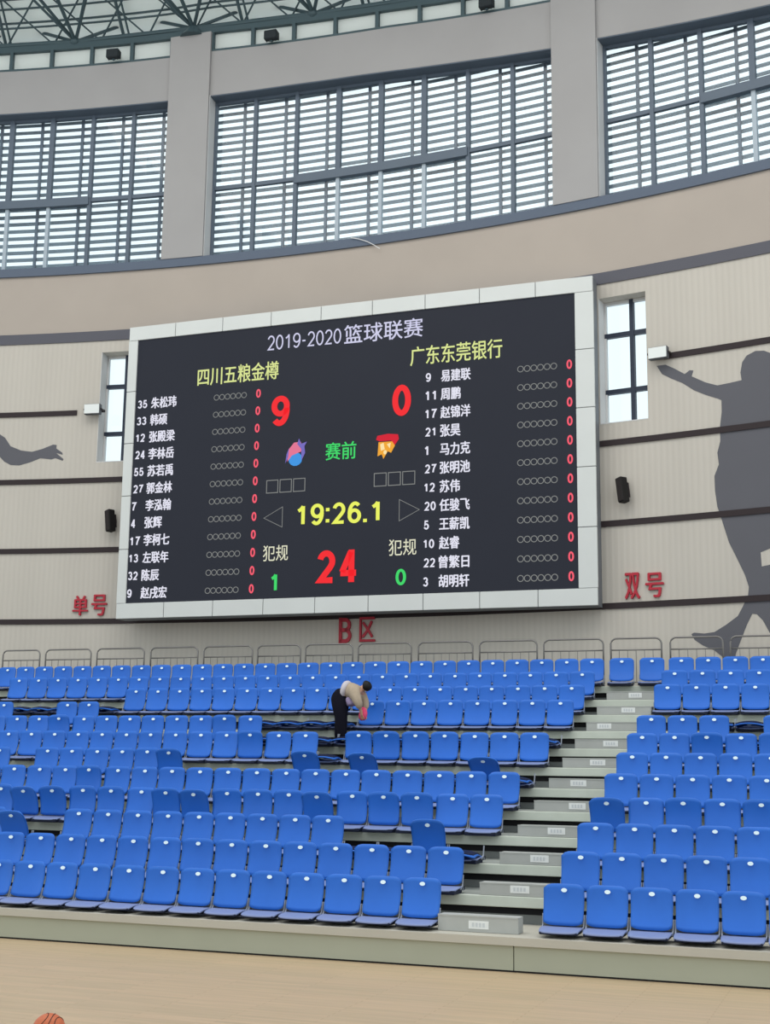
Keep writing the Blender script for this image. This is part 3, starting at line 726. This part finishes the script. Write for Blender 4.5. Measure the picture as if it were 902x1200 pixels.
# left emblem: blue ball under a pink and violet swirl
e_ = bmesh.new(); flat(e_, blob(-12.24, 9.07, 0.17, 0.16)); em = obj('team_emblem', fin(e_), M['led_lblue'], sb)
e_ = bmesh.new(); flat(e_, [(-12.44, 9.02), (-12.42, 9.30), (-12.28, 9.46), (-12.12, 9.47), (-12.06, 9.36), (-12.10, 9.24), (-12.22, 9.20), (-12.33, 9.16)], 1); obj('swirl', fin(e_), M['led_lpink'], em)
e_ = bmesh.new(); flat(e_, [(-12.09, 9.02), (-12.0, 9.2), (-12.02, 9.36), (-11.96, 9.46), (-12.1, 9.42), (-12.16, 9.55), (-12.20, 9.42), (-12.1, 9.3)], 2); flat(e_, [(-12.49, 8.98), (-12.46, 9.2), (-12.40, 9.34), (-12.42, 9.12)], 2); obj('swirl', fin(e_), M['led_lviolet'], em)
# right emblem: red banner over an orange and cream cluster
e_ = bmesh.new(); flat(e_, [(-10.28, 9.38), (-10.25, 9.47), (-10.0, 9.50), (-9.76, 9.47), (-9.74, 9.36), (-9.86, 9.20), (-9.92, 9.34), (-10.2, 9.34)]); em = obj('team_emblem', fin(e_), M['led_lred'], sb)
e_ = bmesh.new(); flat(e_, [(-10.22, 9.32), (-9.9, 9.32), (-9.83, 9.22), (-9.92, 9.06), (-10.0, 9.10), (-10.1, 8.93), (-10.14, 9.04), (-10.24, 9.0)], 1); obj('cluster', fin(e_), M['led_lorange'], em)
e_ = bmesh.new(); flat(e_, [(-10.18, 9.27), (-10.1, 9.3), (-10.07, 9.15), (-10.16, 9.12)], 2); flat(e_, [(-10.02, 9.26), (-9.93, 9.29), (-9.95, 9.16)], 2); flat(e_, blob(-10.06, 9.08, 0.04, 0.05), 2); obj('cluster', fin(e_), M['led_lcream'], em)

# ------------------------------------------------------------------ wall lettering
def wall_sign(name, label, chars):
    ths = [cyl(cx, cy)[0] for _, cx, cy, _, _ in chars]; th = sum(ths)/len(ths); zc = cyl(*chars[0][1:3])[1]
    P = W(th, R0-0.03, zc); e = empty(name, P, -math.radians(th)); zero = Vector((0, 0, 0))
    for ch, cx, cy, wd, h in chars:
        t, z = cyl(cx, cy); x = math.radians(t-th)*R0
        (number('character', ch, M['redsign'], e, zero, x, z-zc, wd, h, 0.15, 'c', 0.05, 0.0, 0.66) if ch == 'B' else text('character', ch, M['redsign'], e, zero, x, z-zc, wd, h, 0.016, 'c', 0.05, 0.0))
    tag(e, label, 'sign'); return e
wall_sign('wall_lettering', 'red raised characters on the wall left of the scoreboard above the guard rails', [('单', 94.5, 710, 0.38, 0.47), ('号', 116.5, 709.5, 0.38, 0.50)])
wall_sign('wall_lettering', 'red letter B and character on the shaded wall beneath the scoreboard', [('B', 405, 739, 0.30, 0.58), ('区', 430.5, 738, 0.36, 0.55)])
wall_sign('wall_lettering', 'red raised characters on the wall right of the scoreboard near the mural', [('双', 741, 687, 0.31, 0.54), ('号', 767, 686, 0.37, 0.50)])

# ------------------------------------------------------------------ painted silhouettes
def mural(name, label, pts, holes=()):
    bm = bmesh.new()
    for loop in [pts]+list(holes):
        vs = [bm.verts.new((*cyl(x, y), 0)) for x, y in loop]
        for a, b in zip(vs, vs[1:]+vs[:1]): bm.edges.new((a, b))
    bmesh.ops.triangle_fill(bm, edges=bm.edges[:], use_beauty=True)
    for q in range(-40, 45):
        bmesh.ops.bisect_plane(bm, geom=bm.verts[:]+bm.edges[:]+bm.faces[:], plane_co=(q*0.5, 0, 0), plane_no=(1, 0, 0))
    for v in bm.verts: v.co = W(v.co.x, R0-0.006, v.co.y)
    bmesh.ops.recalc_face_normals(bm, faces=bm.faces)
    bmesh.ops.solidify(bm, geom=bm.faces[:], thickness=0.004)
    o = obj(name, bm, M['mural']); tag(o, label, 'mural'); return o
def c8(l): return [(690+x/2.925, 370+y/2.927) for x, y in l]
player = c8([(232, 172), (262, 168), (290, 180), (328, 200), (345, 187), (358, 188), (352, 208), (400, 229), (440, 239), (480, 231), (523, 221), (519, 195), (525, 160), (540, 137), (570, 121), (600, 120), (640, 135),
             (665, 170), (668, 215), (660, 240), (740, 270), (800, 330), (830, 450), (810, 600), (800, 760), (790, 900), (780, 1000), (760, 1100), (740, 1185), (690, 1190), (640, 1120), (618, 1085), (596, 1045), (575, 1024), (560, 1022),
             (542, 1058), (522, 1110), (503, 1160), (498, 1195), (470, 1180), (430, 1148), (390, 1131), (362, 1112), (351, 1092), (360, 1087), (395, 1090), (430, 1085), (470, 1060), (510, 1030), (526, 1000), (545, 960), (548, 930),
             (535, 890), (510, 838), (480, 778), (455, 700), (440, 655), (432, 600), (430, 550), (445, 510), (440, 470), (450, 430), (449, 380), (455, 330), (454, 290), (440, 284), (400, 272), (360, 256), (320, 231), (280, 215), (250, 200)])
hole = c8([(588, 812), (640, 790), (640, 850), (592, 860)])
mural('wall_mural', 'dark grey painted basketball player silhouette with outstretched arm, on the right wall', player, [hole])
def c3(l): return [(x/2, 330+y/2) for x, y in l]
mural('wall_mural', 'dark grey painted arm and open hand at the left edge of the wall', c3([(-90, 320), (-20, 345), (0, 358), (12, 366), (25, 386), (50, 396), (75, 399), (100, 392), (125, 382), (133, 383), (132, 391), (146, 401), (147, 406), (132, 402), (149, 416), (147, 420), (130, 414), (120, 417), (95, 414), (70, 424), (45, 431), (25, 430), (10, 422), (0, 411), (-30, 395), (-90, 400)]))

# ------------------------------------------------------------------ things on the wall
def on_wall(px, py, R=R0): t, z = cyl(px, py, R); return t, W(t, R, z)
def wall_lamp(px, py, label):
    t, P = on_wall(px, py, R0-0.25); e = empty('wall_floodlight', P, -math.radians(t))
    obj('housing', bevel(fin(bbox(-0.21, 0.21, 0.0, 0.14, -0.13, 0.13)), 0.015, 1), M['lampshell'], e)
    obj('front_glass', bbox(-0.195, 0.195, -0.014, 0.0, -0.115, 0.115), M['lampglass'], e)
    bm = bmesh.new(); box(bm, -0.235, -0.215, 0.03, 0.28, -0.02, 0.02); box(bm, 0.215, 0.235, 0.03, 0.28, -0.02, 0.02); box(bm, -0.235, 0.235, 0.248, 0.275, -0.03, 0.03)
    obj('yoke', fin(bm), M['groove'], e); tag(e, label, 'lamp', 'small wall floodlights')
wall_lamp(107.5, 479, 'small pale floodlight on the wall beside the narrow left window'); wall_lamp(770, 413, 'small pale floodlight at the fingertips of the painted player')
def wall_speaker(px, py, label, tilt):
    t, P = on_wall(px, py, R0-0.22); e = empty('wall_speaker', P, -math.radians(t)); e.rotation_euler = (0, tilt, -math.radians(t)-0.5)
    obj('cabinet', bevel(fin(bbox(-0.085, 0.085, -0.06, 0.12, -0.27, 0.27)), 0.012, 1), M['speaker'], e)
    obj('grille', bbox(-0.072, 0.072, -0.072, -0.06, -0.25, 0.25), M['grille'], e)
    bm = bmesh.new(); box(bm, -0.03, 0.03, 0.12, 0.2, -0.05, 0.05); box(bm, -0.06, 0.06, 0.14, 0.17, -0.16, 0.16); obj('mount', fin(bm), M['groove'], e)
    tag(e, label, 'speaker', 'black column speakers on the wall')
wall_speaker(128, 610, 'black column speaker on the wall just left of the scoreboard', -0.16); wall_speaker(728, 574, 'black column speaker on the wall right of the scoreboard', -0.16)
def strip_flood(px, py, label):
    t, P = on_wall(px, py, R0-0.13); P.z = max(P.z, cbot(t)+0.16); e = empty('clerestory_floodlight', P, -math.radians(t))
    obj('housing', bevel(fin(bbox(-0.17, 0.17, -0.11, 0.06, -0.12, 0.12)), 0.02, 1), M['floodbox'], e)
    bm = bmesh.new()
    for i in range(5): box(bm, -0.17+0.08*i, -0.15+0.08*i, 0.06, 0.09, -0.1, 0.1)
    obj('cooling_fins', fin(bm), M['floodbox'], e)
    bm = bmesh.new(); box(bm, -0.03, 0.03, -0.02, 0.04, -0.15, -0.11); obj('stand', fin(bm), M['steel_dark'], e)
    tag(e, label, 'lamp', 'black floodlights on the clerestory')
strip_flood(133, 64, 'black floodlight in front of the clerestory strip at the upper left'); strip_flood(318, 43, 'black floodlight on the clerestory just right of the left pillar'); strip_flood(570, 6, 'black floodlight on the clerestory nearest the top edge, left of the right pillar')
bm = bmesh.new(); tube(bm, [W(*cyl(x, y, R0-0.1)[:1], R0-0.1, cyl(x, y, R0-0.1)[1]) for x, y in ((411, 278.5), (420, 280), (430, 283), (438, 287), (445, 291.5))], 0.010, 6)
tag(obj('loose_cable', fin(bm), M['cable']), 'thin white cable dangling over the ledge below the middle window', 'cable')

# ------------------------------------------------------------------ ball on the court
r_ = 0.135; d_ = ray(57, 1208); P = EYE+d_*((r_-EYE.z)/d_.z)
bl = empty('basketball', P); tag(bl, 'orange basketball lying on the wooden court at the bottom edge', 'ball')
bm = bmesh.new(); bmesh.ops.create_uvsphere(bm, u_segments=40, v_segments=24, radius=r_); obj('ball_skin', bm, M['ball'], bl, True)
bm = bmesh.new()
def ringc(f):
    pts = [f(2*math.pi*q/48) for q in range(49)]; tube(bm, pts, 0.0035, 5)
rr = r_+0.0005
ringc(lambda a: (rr*math.cos(a), rr*math.sin(a), 0)); ringc(lambda a: (0, rr*math.cos(a), rr*math.sin(a)))
for s in (-1, 1): ringc(lambda a, s=s: tuple(Vector((s*(0.55+0.28*math.cos(2*a)), math.cos(a), math.sin(a))).normalized()*rr))
so_ = obj('seams', fin(bm), M['seam'], bl, True); so_.rotation_euler = (0.5, 0.3, 0.35)

# ------------------------------------------------------------------ person bending over the ninth row
def skin(name, verts, edges, radii, m, parent, root=0, sub=2):
    me = bpy.data.meshes.new(name); me.from_pydata(verts, edges, []); o = mesh_obj(name, me, m, parent)
    md = o.modifiers.new('skin', 'SKIN'); md.use_smooth_shade = True; md.branch_smoothing = 0.4
    for i, r in enumerate(radii): me.skin_vertices[0].data[i].radius = r if isinstance(r, tuple) else (r, r)
    me.skin_vertices[0].data[root].use_root = True
    sd = o.modifiers.new('sub', 'SUBSURF'); sd.levels = sub; sd.render_levels = sub
    return o
PYY = 22.50; PX = atY(403, 857, PYY).x
pe = empty('person', (PX, PYY, deckZ(8))); tag(pe, 'person in tan jacket and black trousers bending over the seats holding a pink cloth', 'person')
V, E, Rd = [], [], []
def add(p, r, frm=None):
    V.append(p); Rd.append(r)
    if frm is not None: E.append((frm, len(V)-1))
    return len(V)-1
pel = add((-0.08, 0, 0.93), 0.13)
wst = add((0.06, 0, 1.01), 0.12, pel); chs = add((0.22, 0, 1.00), 0.13, wst); nk = add((0.30, 0.04, 1.03), 0.055, chs)
hd0 = add((0.335, 0.06, 1.05), 0.078, nk); hd1 = add((0.39, 0.08, 1.055), 0.085, hd0); hd2 = add((0.43, 0.10, 1.0), 0.055, hd1); add((0.465, 0.115, 1.03), 0.016, hd1)
for s in (-1, 1): add((0.375, 0.08+s*0.083, 1.04), 0.018, hd1)
for s in (-1, 1):
    h = add((-0.08, s*0.09, 0.88), 0.105, pel); kn = add((-0.05-s*0.05, s*0.10, 0.48), 0.065, h); an = add((-0.07-s*0.085, s*0.10, 0.09), 0.042, kn); ft = add((0.03-s*0.085, s*0.11, 0.035), 0.033, an); add((0.11-s*0.085, s*0.12, 0.03), 0.028, ft)
    sh = add((0.29, s*0.17, 0.96), 0.06, chs); el = add((0.34, s*0.19, 0.78), 0.043, sh); wr = add((0.36, s*0.11, 0.63), 0.029, el); pm = add((0.37, s*0.09, 0.57), (0.034, 0.02), wr)
    for q, (dx, ln) in enumerate(((-0.024, 0.055), (-0.008, 0.07), (0.008, 0.065), (0.024, 0.05))):
        a_ = add((0.37+dx, s*0.085, 0.53), 0.0095, pm); b_ = add((0.375+dx, s*0.07, 0.53-ln*0.5), 0.009, a_); add((0.38+dx, s*0.05, 0.53-ln*0.7), 0.008, b_)
    a_ = add((0.345, s*0.06, 0.575), 0.0105, pm); add((0.35, s*0.04, 0.545), 0.009, a_)
skin('body', V, E, Rd, M['skin'], pe)
# clothes
def limb(name, pts, rad, m, extra=()):
    v, e, r = [], [], []
    for chain, rr_ in zip(pts, rad):
        for i, (p, q) in enumerate(zip(chain, rr_)):
            v.append(p); r.append(q)
            if i: e.append((len(v)-2, len(v)-1))
    e += list(extra); return skin(name, v, e, r, m, pe)
limb('trousers', [[(0.02, 0, 1.0), (-0.08, 0, 0.93)], [(-0.10, 0.095, 0.85), (-0.11, 0.105, 0.48), (-0.155, 0.10, 0.12)], [(-0.08, -0.095, 0.85), (-0.01, -0.105, 0.48), (0.015, -0.10, 0.12)]],
     [[0.175, 0.21], [0.175, 0.115, 0.08], [0.175, 0.115, 0.08]], M['trousers'], [(1, 2), (1, 5)])
limb('shirt', [[(-0.05, 0, 1.02), (0.01, 0, 1.01), (0.09, 0, 0.98)]], [[0.16, 0.20, 0.20]], M['shirt'])
limb('jacket', [[(0.02, 0, 1.01), (0.11, 0, 0.985), (0.21, 0, 0.955), (0.285, 0.01, 0.98)], [(0.26, 0.17, 0.94), (0.34, 0.19, 0.78), (0.35, 0.13, 0.66)], [(0.26, -0.17, 0.94), (0.34, -0.19, 0.78), (0.35, -0.13, 0.66)]],
     [[0.165, 0.205, 0.215, 0.11], [0.11, 0.085, 0.06], [0.11, 0.085, 0.06]], M['jacket'], [(2, 4), (2, 7)])
limb('shirt_hem', [[(0.08, 0, 0.90), (0.13, 0, 0.84), (0.17, 0, 0.77), (0.18, 0, 0.72)]], [[(0.14, 0.08), (0.16, 0.13), (0.165, 0.13), (0.15, 0.10)]], M['hem'])
limb('hair', [[(0.32, 0.05, 1.10), (0.37, 0.06, 1.10), (0.42, 0.07, 1.07), (0.455, 0.075, 1.0)]], [[0.07, 0.105, 0.10, 0.06]], M['hair'])
for s in (-1, 1): limb('shoe', [[(-0.10-s*0.085, s*0.10, 0.05), (-0.01-s*0.085, s*0.105, 0.04), (0.08-s*0.085, s*0.115, 0.035), (0.13-s*0.085, s*0.12, 0.03)]], [[0.045, 0.045, 0.04, 0.028]], M['shoe'])
bm = bmesh.new()
bmesh.ops.create_uvsphere(bm, u_segments=20, v_segments=14, radius=1)
for v in bm.verts:
    a = math.atan2(v.co.y, v.co.x); v.co = Vector((v.co.x*0.066*(1+0.2*math.sin(4*a)+0.25*(-v.co.z)), v.co.y*0.07*(1+0.18*math.cos(3*a+1)), v.co.z*0.105+0.02*math.sin(5*a)))
ck = obj('pink_cloth', bm, M['pink'], None, True, (PX+0.37, PYY-0.03, deckZ(8)+0.585)); tag(ck, 'crumpled pink cloth held in the hands of the bending person', 'cloth')
